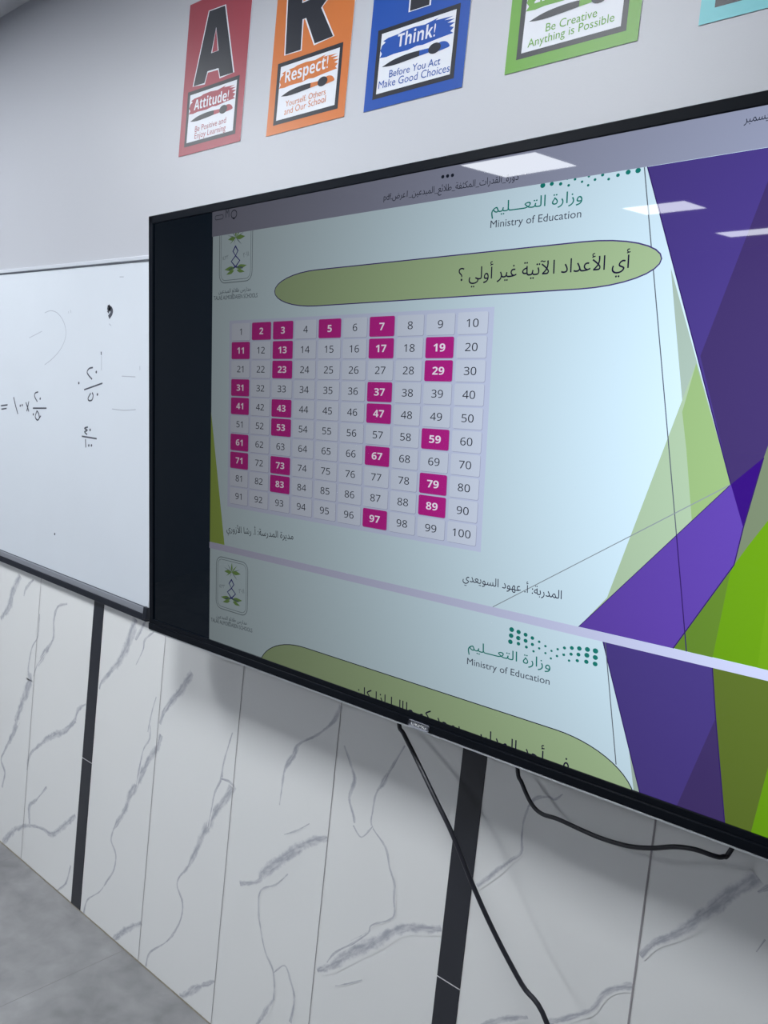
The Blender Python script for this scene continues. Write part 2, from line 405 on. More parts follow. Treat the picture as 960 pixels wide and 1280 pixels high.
VEINS = [
    # (points x z width)
    [(-1.7420, 0.6475, 0.0197), (-1.7556, 0.6051, 0.0359), (-1.7838, 0.5714, 0.0291), (-1.8075, 0.5282, 0.0293), (-1.8366, 0.4752, 0.0307), (-1.8673, 0.4281, 0.0327), (-1.8804, 0.3869, 0.0251), (-1.9120, 0.3381, 0.0198), (-1.9280, 0.3133, 0.0091)],
    [(-1.8004, 0.6710, 0.0095), (-1.7914, 0.6249, 0.0129), (-1.8158, 0.5854, 0.0089), (-1.8269, 0.5357, 0.0098), (-1.8366, 0.4752, 0.0089)],
    [(-1.9280, 0.3133, 0.0091), (-1.9360, 0.2766, 0.0121), (-1.9075, 0.2438, 0.0107), (-1.9113, 0.1977, 0.0094), (-1.9385, 0.1559, 0.0097), (-1.9720, 0.1069, 0.0071), (-2.0338, 0.0519, 0.0097), (-2.0481, 0.0025, 0.0139)],
    [(-1.7587, 0.1124, 0.0168), (-1.8099, 0.0733, 0.0239), (-1.8550, 0.0337, 0.0277), (-1.8916, -0.0022, 0.0128)],
    [(-1.4322, 0.6192, 0.0286), (-1.4612, 0.5720, 0.0319), (-1.4933, 0.5343, 0.0321), (-1.5138, 0.4875, 0.0340), (-1.5385, 0.4449, 0.0315), (-1.5578, 0.3973, 0.0243), (-1.5824, 0.3468, 0.0166), (-1.6082, 0.3154, 0.0097)],
    [(-1.4565, 0.7440, 0.0068), (-1.4786, 0.6611, 0.0070), (-1.4824, 0.6184, 0.0120), (-1.5012, 0.5764, 0.0085), (-1.5094, 0.5281, 0.0091), (-1.5158, 0.4802, 0.0074)],
    [(-1.4824, 0.6184, 0.0065), (-1.4537, 0.6222, 0.0083), (-1.4320, 0.6174, 0.0107)],
    [(-1.6082, 0.3154, 0.0079), (-1.6190, 0.2834, 0.0112), (-1.5901, 0.2490, 0.0112), (-1.5919, 0.2007, 0.0080), (-1.6194, 0.1463, 0.0088), (-1.6530, 0.1054, 0.0059), (-1.7094, 0.0525, 0.0089), (-1.7230, 0.0063, 0.0133)],
    [(-1.4380, 0.1148, 0.0135), (-1.4909, 0.0727, 0.0220), (-1.5467, 0.0197, 0.0246), (-1.5690, 0.0089, 0.0123)],
    [(-2.5307, 0.4495, 0.0369), (-2.5739, 0.3759, 0.0313), (-2.6118, 0.3200, 0.0160), (-2.6337, 0.2775, 0.0150), (-2.6006, 0.2449, 0.0168), (-2.6147, 0.1888, 0.0161)],
    [(-2.1773, 0.5567, 0.0235), (-2.2329, 0.5042, 0.0264), (-2.3129, 0.4630, 0.0310), (-2.3716, 0.4197, 0.0200), (-2.4386, 0.3602, 0.0163), (-2.4512, 0.3054, 0.0121)],
    [(-2.1357, 0.2724, 0.0217), (-2.1913, 0.2207, 0.0281), (-2.2608, 0.1632, 0.0255), (-2.3244, 0.1559, 0.0150), (-2.4214, 0.1284, 0.0189), (-2.5026, 0.0808, 0.0296), (-2.5835, 0.0061, 0.0387)],
    [(-2.3173, 0.2961, 0.0117), (-2.3771, 0.2312, 0.0134), (-2.4175, 0.1950, 0.0249), (-2.4092, 0.1391, 0.0170)],
    [(-2.1406, 0.1127, 0.0098), (-2.1587, 0.0506, 0.0123), (-2.2058, 0.0037, 0.0084)],
    [(-2.5928, 0.9267, 0.0384), (-2.6336, 0.8613, 0.0501), (-2.6552, 0.8089, 0.0472), (-2.7069, 0.7528, 0.0265)],
    [(-2.4983, 0.9287, 0.0118), (-2.5453, 0.8919, 0.0198), (-2.5551, 0.8632, 0.0099)],
    [(-2.2754, 0.8938, 0.0087), (-2.3307, 0.8742, 0.0146), (-2.3491, 0.8276, 0.0144), (-2.3461, 0.7642, 0.0129), (-2.4018, 0.7022, 0.0318), (-2.4261, 0.6600, 0.0165)],
    [(-2.4428, 0.8267, 0.0065), (-2.4428, 0.7546, 0.0072), (-2.4764, 0.7069, 0.0093), (-2.4902, 0.6334, 0.0162), (-2.4717, 0.6015, 0.0443), (-2.4952, 0.5548, 0.0505), (-2.5222, 0.4998, 0.0426), (-2.5513, 0.4364, 0.0341)],
    [(-2.4524, 0.6187, 0.0089), (-2.4352, 0.6576, 0.0078), (-2.3842, 0.7163, 0.0062)],
    [(-2.1253, 0.6203, 0.0077), (-2.1623, 0.5953, 0.0230), (-2.1805, 0.5588, 0.0186)],
    [(-1.9030, 0.9280, 0.0383), (-1.9319, 0.8503, 0.0423), (-1.9652, 0.7961, 0.0366), (-2.0016, 0.7575, 0.0257), (-2.0486, 0.7095, 0.0200), (-2.0594, 0.6856, 0.0108)],
    [(-1.8533, 0.9361, 0.0137), (-1.8788, 0.8968, 0.0199), (-1.8966, 0.8701, 0.0107)],
    [(-1.8136, 0.9117, 0.0087), (-1.8521, 0.8806, 0.0117), (-1.8576, 0.8513, 0.0066), (-1.8849, 0.8021, 0.0055)],
    [(-1.6325, 0.8459, 0.0293), (-1.6701, 0.7961, 0.0344), (-1.7078, 0.7506, 0.0269), (-1.7385, 0.7117, 0.0199), (-1.7517, 0.6748, 0.0126)],
    [(-1.7780, 0.7415, 0.0065), (-1.7921, 0.6958, 0.0085), (-1.8027, 0.6367, 0.0078)],
    [(-1.1132, 0.9103, 0.0256), (-1.1311, 0.8718, 0.0155), (-1.1730, 0.8285, 0.0086), (-1.2251, 0.7912, 0.0091), (-1.2388, 0.7624, 0.0221), (-1.2646, 0.7185, 0.0138), (-1.2686, 0.6745, 0.0076), (-1.2707, 0.6310, 0.0048)],
    [(-1.1139, 0.6157, 0.0209), (-1.1673, 0.5836, 0.0276), (-1.2105, 0.5449, 0.0340), (-1.2638, 0.4938, 0.0363), (-1.3050, 0.4520, 0.0330), (-1.3175, 0.4267, 0.0173), (-1.3789, 0.3942, 0.0176)],
    [(-1.1713, 0.6256, 0.0038), (-1.2076, 0.5952, 0.0058), (-1.2460, 0.5707, 0.0032)],
    [(-1.2222, 0.4867, 0.0054), (-1.2572, 0.4462, 0.0066), (-1.3045, 0.4104, 0.0069), (-1.3063, 0.3617, 0.0085), (-1.2915, 0.3171, 0.0090), (-1.2699, 0.2763, 0.0091), (-1.2398, 0.2478, 0.0101), (-1.2293, 0.2096, 0.0083), (-1.2283, 0.1808, 0.0078)],
    [(-1.2352, 0.2444, 0.0051), (-1.2031, 0.2777, 0.0070), (-1.1794, 0.2507, 0.0097), (-1.1628, 0.2168, 0.0116), (-1.1687, 0.1598, 0.0123)],
    [(-1.2283, 0.1808, 0.0057), (-1.2467, 0.1487, 0.0175), (-1.2759, 0.0914, 0.0119)],
    [(-1.0931, 0.8293, 0.0072), (-1.0671, 0.7932, 0.0125), (-1.0546, 0.7648, 0.0167), (-1.0639, 0.7253, 0.0120), (-1.0484, 0.6949, 0.0143), (-1.0425, 0.6775, 0.0071)],
    [(-0.9332, 0.8813, 0.0052), (-0.9577, 0.8307, 0.0093), (-0.9763, 0.7914, 0.0173), (-0.9926, 0.7613, 0.0072), (-0.9970, 0.7211, 0.0070), (-0.9952, 0.6896, 0.0078), (-0.9544, 0.6612, 0.0085), (-0.9373, 0.6238, 0.0084), (-0.9219, 0.5989, 0.0098), (-0.9193, 0.5683, 0.0100), (-0.9162, 0.5285, 0.0059), (-0.9674, 0.4879, 0.0057), (-0.9747, 0.4681, 0.0070), (-1.0183, 0.4268, 0.0046)],
    [(-0.9934, 0.6890, 0.0049), (-1.0199, 0.6557, 0.0055), (-1.0451, 0.6712, 0.0068)],
    [(-0.7985, 0.5614, 0.0197), (-0.8342, 0.5447, 0.0224), (-0.8769, 0.5265, 0.0244), (-0.9124, 0.5004, 0.0263), (-0.9477, 0.4638, 0.0312), (-0.9923, 0.4246, 0.0329), (-1.0303, 0.3873, 0.0326), (-1.0691, 0.3450, 0.0258), (-1.1040, 0.3173, 0.0142)],
    [(-0.9731, 0.4689, 0.0046), (-1.0098, 0.4277, 0.0058), (-1.0565, 0.3841, 0.0072), (-1.0788, 0.3489, 0.0064)],
    [(-0.9770, 0.3631, 0.0034), (-1.0144, 0.3352, 0.0046), (-1.0483, 0.3117, 0.0029)],
    [(-0.6456, 0.8662, 0.0055), (-0.6531, 0.8357, 0.0057), (-0.6530, 0.8048, 0.0066), (-0.6505, 0.7761, 0.0083), (-0.6684, 0.7548, 0.0099), (-0.6928, 0.7255, 0.0156), (-0.7316, 0.6776, 0.0125)],
    [(-0.5857, 0.9084, 0.0042), (-0.5985, 0.8941, 0.0098), (-0.6127, 0.8937, 0.0057), (-0.6362, 0.8813, 0.0098), (-0.6483, 0.8609, 0.0045)],
    [(-0.4242, 0.6460, 0.0164), (-0.4536, 0.6262, 0.0132), (-0.4726, 0.6014, 0.0131), (-0.4875, 0.5696, 0.0141), (-0.5204, 0.5393, 0.0137), (-0.5604, 0.5044, 0.0200)],
    [(-0.5988, 0.4938, 0.0107), (-0.6434, 0.4654, 0.0160), (-0.6888, 0.4279, 0.0086)],
    [(-0.2695, 0.9011, 0.0348), (-0.2914, 0.8708, 0.0318), (-0.3198, 0.8290, 0.0256), (-0.3452, 0.7930, 0.0234), (-0.3672, 0.7644, 0.0195), (-0.4002, 0.7316, 0.0153), (-0.4191, 0.6997, 0.0136)],
    [(-0.2499, 0.8920, 0.0108), (-0.2641, 0.8775, 0.0059)],
    [(-0.2455, 0.8137, 0.0024), (-0.2548, 0.7900, 0.0024)],
]
# the same printed panels come again further along the wall
VEINS += [[(x + 2.655, z, w) for x, z, w in v] for v in VEINS if all(-2.06 < x < -0.80 for x, z, w in v)]
vein_start = len(wall.f)
vuv = []
for vi, pts in enumerate(VEINS):
    P = smooth_line(pts, 5)
    Q = []; d = 0.0
    for i, (x, z, w) in enumerate(P):
        if i: d += math.hypot(x - P[i - 1][0], z - P[i - 1][1])
        Q.append((x, z, max(w * 1.25, 0.0042), d))
    k = len(wall.v)
    wall.stroke([(q[0], q[1]) for q in Q], [q[2] for q in Q], M_VEIN, 0.15 + (vi % 46) * 0.05)
    vuv.append((k, [q[3] + vi * 3.7 for q in Q]))
w = wall.build('wall_front')
uvl = w.data.uv_layers.new(name='UVMap')
side = {}
for k, ds in vuv:
    for i, d in enumerate(ds):
        side[k + 2 * i] = (d, 1.0); side[k + 2 * i + 1] = (d, -1.0)
for lp in w.data.loops:
    uvl.data[lp.index].uv = side.get(lp.vertex_index, (0, 0))
tag(w, kind='structure')

# the wall's body behind its face, so that it has thickness
slab('wall_front_core', (LEFT - 0.1, 0.0006, 0), (RIGHT + 0.1, 0.16, CEIL), M_PAINT)

# marker scribble on the plaster just above the whiteboard
M_INK = mat('marker_ink', (62, 66, 78), 0.7)
M_INK2 = mat('rubbed_marker_ink', (158, 164, 175), 0.7)
scr = Sheet(0.0002)
for st in ([(-2.5198, 1.9289), (-2.4997, 1.9296)], [(-2.4997, 1.9296), (-2.4886, 1.9263), (-2.4729, 1.9273)], [(-2.4603, 1.9265), (-2.4431, 1.9228), (-2.4376, 1.9275)], [(-2.4373, 1.9255), (-2.4208, 1.9244), (-2.4071, 1.9285)]):
    scr.stroke(smooth_line(st), 0.005, M_INK, 1)
tag(scr.build('marker_scribble', loc=(0, -0.0006, 0)), 'small black marker scribble on white plaster just above the whiteboard edge', 'scribble')

# black tile strips between the marble panels, each with a white joint
for n, b0 in enumerate((BARS[0] - 1.3275, BARS[0], BARS[1], BARS[1] + 1.3275, BARS[1] + 2.655), 1):
    bm = bmesh.new()
    top = TILE_TOP
    zj = 0.4585 if b0 != BARS[1] else 0.4685
    sk = 0.003 if b0 == BARS[0] else 0.0
    add_box(bm, (b0, -0.0016, 0.004), (b0 + 0.0535, 0.0004, zj - 0.001), 0.0005, 1)
    add_box(bm, (b0, -0.0016, zj + 0.001), (b0 + 0.0535, 0.0004, top), 0.0005, 1)
    add_box(bm, (b0, -0.0012, zj - 0.001), (b0 + 0.0535, 0.0004, zj + 0.001), 0, 1, mi=1)
    tag(bm_obj('trim_%d' % n, bm, [M_BLACK_TILE, M_GROUT_W]), kind='structure')
tag(box('trim_6', (LEFT, -0.004, TILE_TOP - 0.004), (RIGHT, 0.0004, TILE_TOP + 0.008), mat('edge_strip', (190, 192, 196), 0.4, metal=0.8), bevel=0.001), kind='structure')

# floor of square stone tiles
fl = bmesh.new()
add_box(fl, (LEFT - .1, BACK - .1, -0.12), (RIGHT + .1, 0.16, 0.0))
for i in range(-8, 12):
    x = -1.828 + 0.65 * i
    if LEFT < x < RIGHT: add_box(fl, (x - 0.0011, BACK, -0.01), (x + 0.0011, 0.0, 0.0002), mi=1)
for i in range(0, 17):
    y = -0.62 - 0.65 * i
    if y > BACK: add_box(fl, (LEFT, y - 0.0011, -0.01), (RIGHT, y + 0.0011, 0.0002), mi=1)
tag(bm_obj('floor', fl, [M_FLOOR, M_FLOOR_JOINT]), kind='structure')
slab('ceiling', (LEFT - .1, BACK - .1, CEIL), (RIGHT + .1, 0.16, CEIL + 0.1), M_CEIL)
slab('wall_left', (LEFT - 0.1, BACK, 0), (LEFT, 0.0, CEIL), M_SIDE)
slab('wall_right', (RIGHT, BACK, 0), (RIGHT + 0.1, 0.0, CEIL), M_PAINT)
slab('wall_back', (LEFT - 0.1, BACK - 0.1, 0), (RIGHT + 0.1, BACK, CEIL), M_PAINT)

# ------------------------------------------------------------------ ceiling lights
M_LAMP = bpy.data.materials.new('lamp_diffuser'); M_LAMP.use_nodes = True
bb = M_LAMP.node_tree.nodes['Principled BSDF']
bb.inputs['Base Color'].default_value = (0.8, 0.8, 0.8, 1)
bb.inputs['Emission Color'].default_value = (0.93, 0.97, 1.0, 1)
bb.inputs['Emission Strength'].default_value = LAMP
M_LAMP_FRAME = mat('lamp_frame', (235, 235, 235), 0.4)
def lamp(x, y, label):
    t = empty('ceiling_light', (x, y, CEIL))
    tag(t, label, 'light', 'square ceiling lights')
    a, b = 0.31, 0.29
    bm = bmesh.new()
    for lo, hi in (((-a, -a, -0.012), (a, -b, 0)), ((-a, b, -0.012), (a, a, 0)), ((-a, -b, -0.012), (-b, b, 0)), ((b, -b, -0.012), (a, b, 0))):
        add_box(bm, lo, hi, 0.0015, 1)
    bm_obj('frame', bm, M_LAMP_FRAME, t)
    box('diffuser', (-b, -b, -0.008), (b, b, 0), M_LAMP, t)
ROW = ('nearest the display wall', 'second row from the display wall', 'third row from the display wall', 'fourth row from the display wall')
for cn, x, ys in (('left', -3.1, (0, 1, 2, 3)), ('right', -1.15, (0,))):
    for r in ys:
        lamp(x, ({'left': -1.22, 'right': -1.2}[cn], -4.17, -6.74, -9.25)[r], 'square white ceiling panel light, %s column, %s' % (cn, ROW[r]))

# ------------------------------------------------------------------ whiteboard
M_BOARD = mat('whiteboard_enamel', (206, 212, 220), 0.25, vary=0.045, vscale=2.6)
M_ALU = mat('brushed_aluminium', (150, 153, 161), 0.4, metal=0.4)
M_ALU_D = mat('dark_gap', (70, 74, 84), 0.5)
M_TRAY = mat('black_tray', (28, 31, 40), 0.45, spec=0.3)
roll = math.radians(-1.12)
WB = empty('whiteboard', (-1.8325, 0, 0.936)); WB.rotation_euler = (0, -roll, 0)   # origin at its lower right corner
tag(WB, 'wide white dry erase board with arabic fractions written on it, left of the display', 'whiteboard')
WBM = Matrix.Translation(WB.location) @ Matrix.Rotation(-roll, 4, 'Y')
WBI = WBM.inverted()
def on_board(p):
    q = WBI @ Vector((p[0], 0, p[1])); return (q.x, q.z)
BW, BH = 2.42, 0.985
bm = bmesh.new(); add_box(bm, (-BW + 0.006, -0.009, 0.034), (-0.006, -0.001, BH - 0.008), 0.001, 1)
panel = bm_obj('writing_surface', bm, M_BOARD, WB)
bm = bmesh.new()
add_box(bm, (-BW, -0.012, BH - 0.012), (0, -0.0006, BH), 0.002)
add_box(bm, (-BW, -0.012, 0.03), (-BW + 0.012, -0.0006, BH), 0.002)
add_box(bm, (-0.006, -0.012, 0.03), (0, -0.0006, BH), 0.002)
bm_obj('frame', bm, mat('white_frame', (206, 210, 218), 0.35, metal=0.2), WB)
box('gap_shadow_strip', (-BW + 0.01, -0.0105, BH - 0.0165), (-0.006, -0.004, BH - 0.0115), M_ALU_D, WB)
bm = bmesh.new(); add_box(bm, (-BW, -0.013, 0.018), (-0.018, -0.0006, 0.036), 0.002)
bm_obj('lower_rail', bm, M_ALU, WB)
box('gap_shadow_strip', (-BW, -0.0105, 0.0355), (-0.006, -0.004, 0.0385), M_ALU_D, WB)
bm = bmesh.new(); add_box(bm, (-BW, -0.015, 0.0), (-0.003, -0.0006, 0.0185), 0.002)
bm_obj('pen_tray', bm, M_TRAY, WB)
bm = bmesh.new(); add_box(bm, (-0.018, -0.017, 0.006), (0.002, -0.0006, 0.040), 0.003)
bm_obj('end_cap', bm, M_TRAY, WB)
ink = Sheet(0.0002)
def mark(pts, w=0.0048, m=None):
    P = [on_board(p) for p in pts]
    if len(P) > 2: P = smooth_line(P, 4)
    ink.stroke(P, w, m or M_INK, 1)
for st in (
    [(-2.2145, 1.6163), (-2.2357, 1.6131), (-2.2455, 1.6021), (-2.2325, 1.5914), (-2.2142, 1.5820)], [(-2.2551, 1.5497), (-2.1555, 1.5717)],
    [(-2.2158, 1.5411), (-2.2287, 1.5258), (-2.2219, 1.5187), (-2.2054, 1.5218), (-2.2018, 1.5352), (-2.2085, 1.5428)], [(-2.7954, 1.4789), (-2.7462, 1.4839)], [(-2.7899, 1.4672), (-2.7518, 1.4717)],
    [(-2.7064, 1.5118), (-2.6878, 1.4836), (-2.6670, 1.4567)], [(-2.6167, 1.4976), (-2.5917, 1.4687)], [(-2.5966, 1.5017), (-2.6066, 1.4685)],
    [(-2.5381, 1.5341), (-2.5576, 1.5297), (-2.5592, 1.5183), (-2.5390, 1.5029)], [(-2.5661, 1.4808), (-2.4760, 1.4848)],
    [(-2.5379, 1.4729), (-2.5464, 1.4542), (-2.5315, 1.4442), (-2.5191, 1.4508), (-2.5259, 1.4665), (-2.5403, 1.4739)], [(-2.5191, 1.4508), (-2.5093, 1.4593)],
    [(-2.2172, 1.4406), (-2.2366, 1.4360), (-2.2186, 1.4306), (-2.2350, 1.4256), (-2.2187, 1.4182)], [(-2.2483, 1.4112), (-2.1631, 1.4097)], [(-2.2262, 1.4043), (-2.2207, 1.3797)],
    [(-2.1760, 1.6628), (-2.1737, 1.6532)]):
    mark(st)
for p in ([(-2.1940, 1.6034), (-2.1781, 1.5384), (-2.2888, 1.5688), (-2.6546, 1.4850), (-2.6408, 1.4873), (-2.5217, 1.5132), (-2.5598, 1.4610), (-2.2038, 1.4331), (-2.2046, 1.3869), (-2.1897, 1.3881), (-2.3667, 1.0978), (-2.1517, 1.7939)]):
    q = on_board(p); ink.disc(q, 0.0042, 0.0042, M_INK, 1)
mark([(-2.1600, 1.7899), (-2.1435, 1.7865), (-2.1352, 1.7782), (-2.1375, 1.7702), (-2.1487, 1.7609)], 0.0135)
mark([(-2.1539, 1.7849), (-2.1459, 1.7785)], 0.018)
for st in ([(-2.5322, 1.7854), (-2.4953, 1.7911), (-2.4517, 1.7830), (-2.4118, 1.7587), (-2.3899, 1.7276), (-2.3925, 1.6970), (-2.4189, 1.6663), (-2.4624, 1.6403), (-2.5081, 1.6215)], [(-2.6248, 1.7077), (-2.5831, 1.7174), (-2.5423, 1.7275)],
           [(-2.3822, 1.7859), (-2.3792, 1.7793)], [(-2.3707, 1.7901), (-2.3663, 1.7804)], [(-2.0562, 1.5940), (-1.9872, 1.5935)], [(-2.0931, 1.4999), (-2.0323, 1.4989), (-1.9726, 1.5036)],
           [(-1.9694, 1.6241), (-1.9677, 1.6122)], [(-2.1725, 1.6517), (-2.1662, 1.6082)], [(-2.1078, 1.8736), (-2.0861, 1.8723)], [(-2.1442, 1.7427), (-2.1327, 1.7368)]):
    mark(st, 0.0026, M_INK2)
o = ink.build('marker_writing', WB)
bm = bmesh.new(); bm.from_mesh(o.data)
for v in bm.verts: v.co.y -= 0.0091
k = len(panel.data.materials)
for f in bm.faces: f.material_index += k
bm.from_mesh(panel.data); bm.to_mesh(panel.data); bm.free()
for m_ in o.data.materials: panel.data.materials.append(m_)
bpy.data.objects.remove(o)
panel['label'] = 'white enamel surface with arabic fractions in black marker'

# ------------------------------------------------------------------ posters
M_PBLACK = mat('poster_black', (30, 33, 43), 0.42, spec=0.3)
M_PWHITE = mat('poster_white', (206, 209, 217), 0.42, spec=0.3)
def heavy(t):
    # heavy sans-serif letters
    return ''.join(chr(0x1D5D4 + ord(c) - 65) if 'A' <= c <= 'Z' else chr(0x1D5EE + ord(c) - 97) if 'a' <= c <= 'z' else c for c in t)
def poster(name_label, x0, z0, rgb, word, lines, letter, title, wid=0.2535, hgt=0.386, tilt=0.0):
    """x0, z0: lower left corner; title and lines carry their baselines"""
    m = mat('poster_colour', rgb, 0.42, spec=0.3, vary=0.03, vscale=9)
    s = Sheet(0.0002)
    X = lambda u: x0 + u
    Z = lambda v: z0 + v
    cx = x0 + wid / 2
    L = lambda p: (p[0] - cx, p[1] - z0)
    bm_pts = [(-wid / 2, 0), (wid / 2, 0), (wid / 2 - 0.002, hgt), (-wid / 2 - 0.003, hgt)]
    s.poly(bm_pts, m, 1)
    fx0, fx1, fz0, fz1 = -wid / 2 + 0.022, wid / 2 - 0.022, 0.021, 0.161
    s.poly([(fx0, fz0), (fx1, fz0), (fx1 - 0.002, fz1), (fx0 - 0.002, fz1)], M_PBLACK, 2)
    b = 0.0095
    gx0, gx1, gz0, gz1 = fx0 + b, fx1 - b - 0.001, fz0 + b, fz1 - b
    s.poly([(gx0, gz0), (gx1, gz0), (gx1, gz1), (gx0, gz1)], M_PWHITE, 3)
    gw, gh = gx1 - gx0, gz1 - gz0
    sw = [(.0, .60), (.03, .66), (.0, .72), (.02, .80), (.07, .84), (.03, .87), (.10, .90), (.25, .91), (.3, .93), (.45, .94), (.6, .92), (.78, .96), (.74, .93), (.97, .91), (.86, .885), (.99, .86), (.9, .83), (1.0, .80), (.93, .765), (.99, .73), (.95, .68), (.99, .64), (.80, .625), (.6, .60), (.52, .615), (.4, .59), (.2, .60), (.1, .585)]
    s.poly([(gx0 + u * gw, gz0 + v * gh) for u, v in sw], m, 4)
    # paint brush: black handle, coloured ferrule, black collar, coloured tip
    B = lambda u, v: (gx0 + u * gw, gz0 + v * gh)
    s.poly(smooth_line([B(.05, .435), B(.2, .50), B(.4, .53), B(.565, .525)], 4) + smooth_line([B(.565, .435), B(.4, .42), B(.2, .41), B(.05, .435)], 4), M_PBLACK, 5)
    s.poly([B(.565, .525), B(.70, .515), B(.70, .445), B(.565, .435)], m, 5)
    s.poly(smooth_line([B(.78, .54), B(.85, .56), B(.92, .53), B(.96, .45), B(.90, .43), B(.80, .42)], 4), m, 5)
    s.disc(B(.765, .485), 0.082 * gw, 0.085 * gh, M_PBLACK, 6, 18)
    for body, p0, p1 in lines:
        s.text(body, L(p0), L(p1), m, 5, h=1.0, bold=0.026)
    if title:
        s.text(heavy(word), L(title[0]), L(title[1]), M_PWHITE, 6, h=1.1, bold=0.02)
    lz = 0.166
    if letter:
        outer, holes = letter
        big = lambda c, k: [(p[0] - cx, p[1] - z0) for p in c]
        o1 = big(outer, 0)
        s.stroke(o1, 0.0085, M_PWHITE, 2, closed=True)
        for h in holes: s.stroke(big(h, 0), 0.0075, M_PWHITE, 2, closed=True)
        V, T = fill([o1] + [list(reversed(big(h, 0))) for h in holes])
        s.tris(V, T, M_PBLACK, 3)
    o = s.build('poster', loc=(cx, -0.0012, z0))
    # the sheet of card under the print
    me = o.data
    bm = bmesh.new(); bm.from_mesh(me)
    add_box(bm, (-wid / 2, -0.00015, 0), (wid / 2, 0.0008, hgt), mi=me.materials.find(M_PWHITE.name) if M_PWHITE.name in me.materials else 0)
    bm.to_mesh(me); bm.free()
    return tag(o, name_label, 'poster', 'classroom value posters')
LET_A = ([(-1.838, 2.345), (-1.792, 2.344), (-1.783, 2.371), (-1.738, 2.369), (-1.729, 2.346), (-1.677, 2.345), (-1.733, 2.518), (-1.796, 2.521)], [[(-1.774, 2.413), (-1.744, 2.413), (-1.762, 2.474)]])
LET_R = ([(-1.488, 2.344), (-1.437, 2.343), (-1.440, 2.410), (-1.428, 2.410), (-1.392, 2.346), (-1.335, 2.348), (-1.382, 2.420), (-1.358, 2.440), (-1.350, 2.466), (-1.358, 2.495), (-1.380, 2.513), (-1.410, 2.519), (-1.499, 2.519)], [[(-1.446, 2.447), (-1.412, 2.448), (-1.404, 2.464), (-1.412, 2.481), (-1.447, 2.481)]])
LET_T = ([(-1.119, 2.344), (-1.070, 2.343), (-1.072, 2.478), (-1.022, 2.478), (-1.022, 2.519), (-1.170, 2.519), (-1.170, 2.478), (-1.121, 2.478)], [])
LET_I = ([(-0.775, 2.344), (-0.721, 2.344), (-0.722, 2.519), (-0.776, 2.519)], [])
poster('dark red letter A poster reading Attitude, leftmost in the row above the display', -1.880, 2.173, (146, 56, 70), 'Attitude!',
       [('Be Positive and', (-1.8154, 2.2257), (-1.6888, 2.2273)), ('Enjoy Learning', (-1.8147, 2.2087), (-1.6880, 2.2086))], LET_A, ((-1.8272, 2.2824), (-1.6863, 2.2810)))
poster('orange letter R poster reading Respect, between the red and blue posters', -1.531, 2.167, (188, 106, 52), 'Respect!',
       [('Yourself, Others', (-1.4710, 2.2235), (-1.3412, 2.2260)), ('and Our School', (-1.4726, 2.2055), (-1.3389, 2.2097))], LET_R, ((-1.4801, 2.2790), (-1.3418, 2.2824)))
poster('royal blue letter T poster reading Think, right of the orange one', -1.221, 2.165, (20, 70, 152), 'Think!',
       [('Before You Act', (-1.1579, 2.2226), (-1.0265, 2.2197)), ('Make Good Choices', (-1.1845, 2.2050), (-1.0014, 2.2007))], LET_T, ((-1.1438, 2.2788), (-1.0469, 2.2773)))
poster('bright green poster reading Be Creative Anything is Possible, above the display', -0.873, 2.167, (92, 148, 48), 'Imagine!',
       [('Be Creative', (-0.7955, 2.2236), (-0.6980, 2.2244)), ('Anything is Possible', (-0.8294, 2.2045), (-0.6650, 2.2089))], LET_I, ((-0.825, 2.2795), (-0.672, 2.2795)))
poster('pale turquoise poster with a dark framed box, rightmost above the display', -0.521, 2.1655, (102, 184, 192), '', [], None, None)

# ------------------------------------------------------------------ the interactive display
TVM = Matrix(((0.999956, -0.002856, -0.008934, -1.656627), (0.002046, 0.995994, -0.089393, -0.120000), (0.009153, 0.089371, 0.995956, 0.967173), (0.000000, 0.000000, 0.000000, 1.000000)))
M_BEZEL = mat('black_bezel', (8, 13, 21), 0.3, spec=0.12)
M_BEZEL_B = mat('black_back_shell', (28, 30, 34), 0.5)
M_TRIM = mat('silver_trim', (205, 208, 212), 0.3, metal=0.7)
TV = empty('interactive_display', (0, 0, 0)); TV.matrix_world = TVM
tag(TV, 'large black wall-mounted interactive display showing a number grid slide', 'display')
W_, H_ = 1.685, 0.9748
SX0, SX1, SZ0, SZ1 = 0.0165, W_ - 0.0165, 0.0290, 0.9571          # lit area
CX0, CX1 = 0.2333, W_ - 0.2333                                   # mirrored 4:3 picture
# bezel: flat glass rim, outer rail
bm = bmesh.new()
d0, d1 = -0.0035, 0.045
add_box(bm, (0, d0, H_ - 0.0177), (W_, d1, H_), 0.0016)
add_box(bm, (0, d0, 0), (0.0165, d1, H_), 0.0016)
add_box(bm, (W_ - 0.0165, d0, 0), (W_, d1, H_), 0.0016)
add_box(bm, (0, d0, 0.0178), (W_, d1, 0.0290), 0.0010)
add_box(bm, (0, d0 - 0.0022, 0.0022), (W_, d1, 0.0180), 0.0018)
bm_obj('bezel', bm, M_BEZEL, TV)
box('bottom_trim', (0.001, -0.0045, -0.0012), (W_ - 0.001, 0.044, 0.0020), M_TRIM, TV, 0.0005)
bm = bmesh.new()
add_box(bm, (0.006, 0.004, 0.004), (W_ - 0.006, 0.058, H_ - 0.004), 0.006)
add_box(bm, (0.25, 0.05, 0.14), (W_ - 0.25, 0.082, H_ - 0.2), 0.008)
bm_obj('back_shell', bm, M_BEZEL_B, TV)
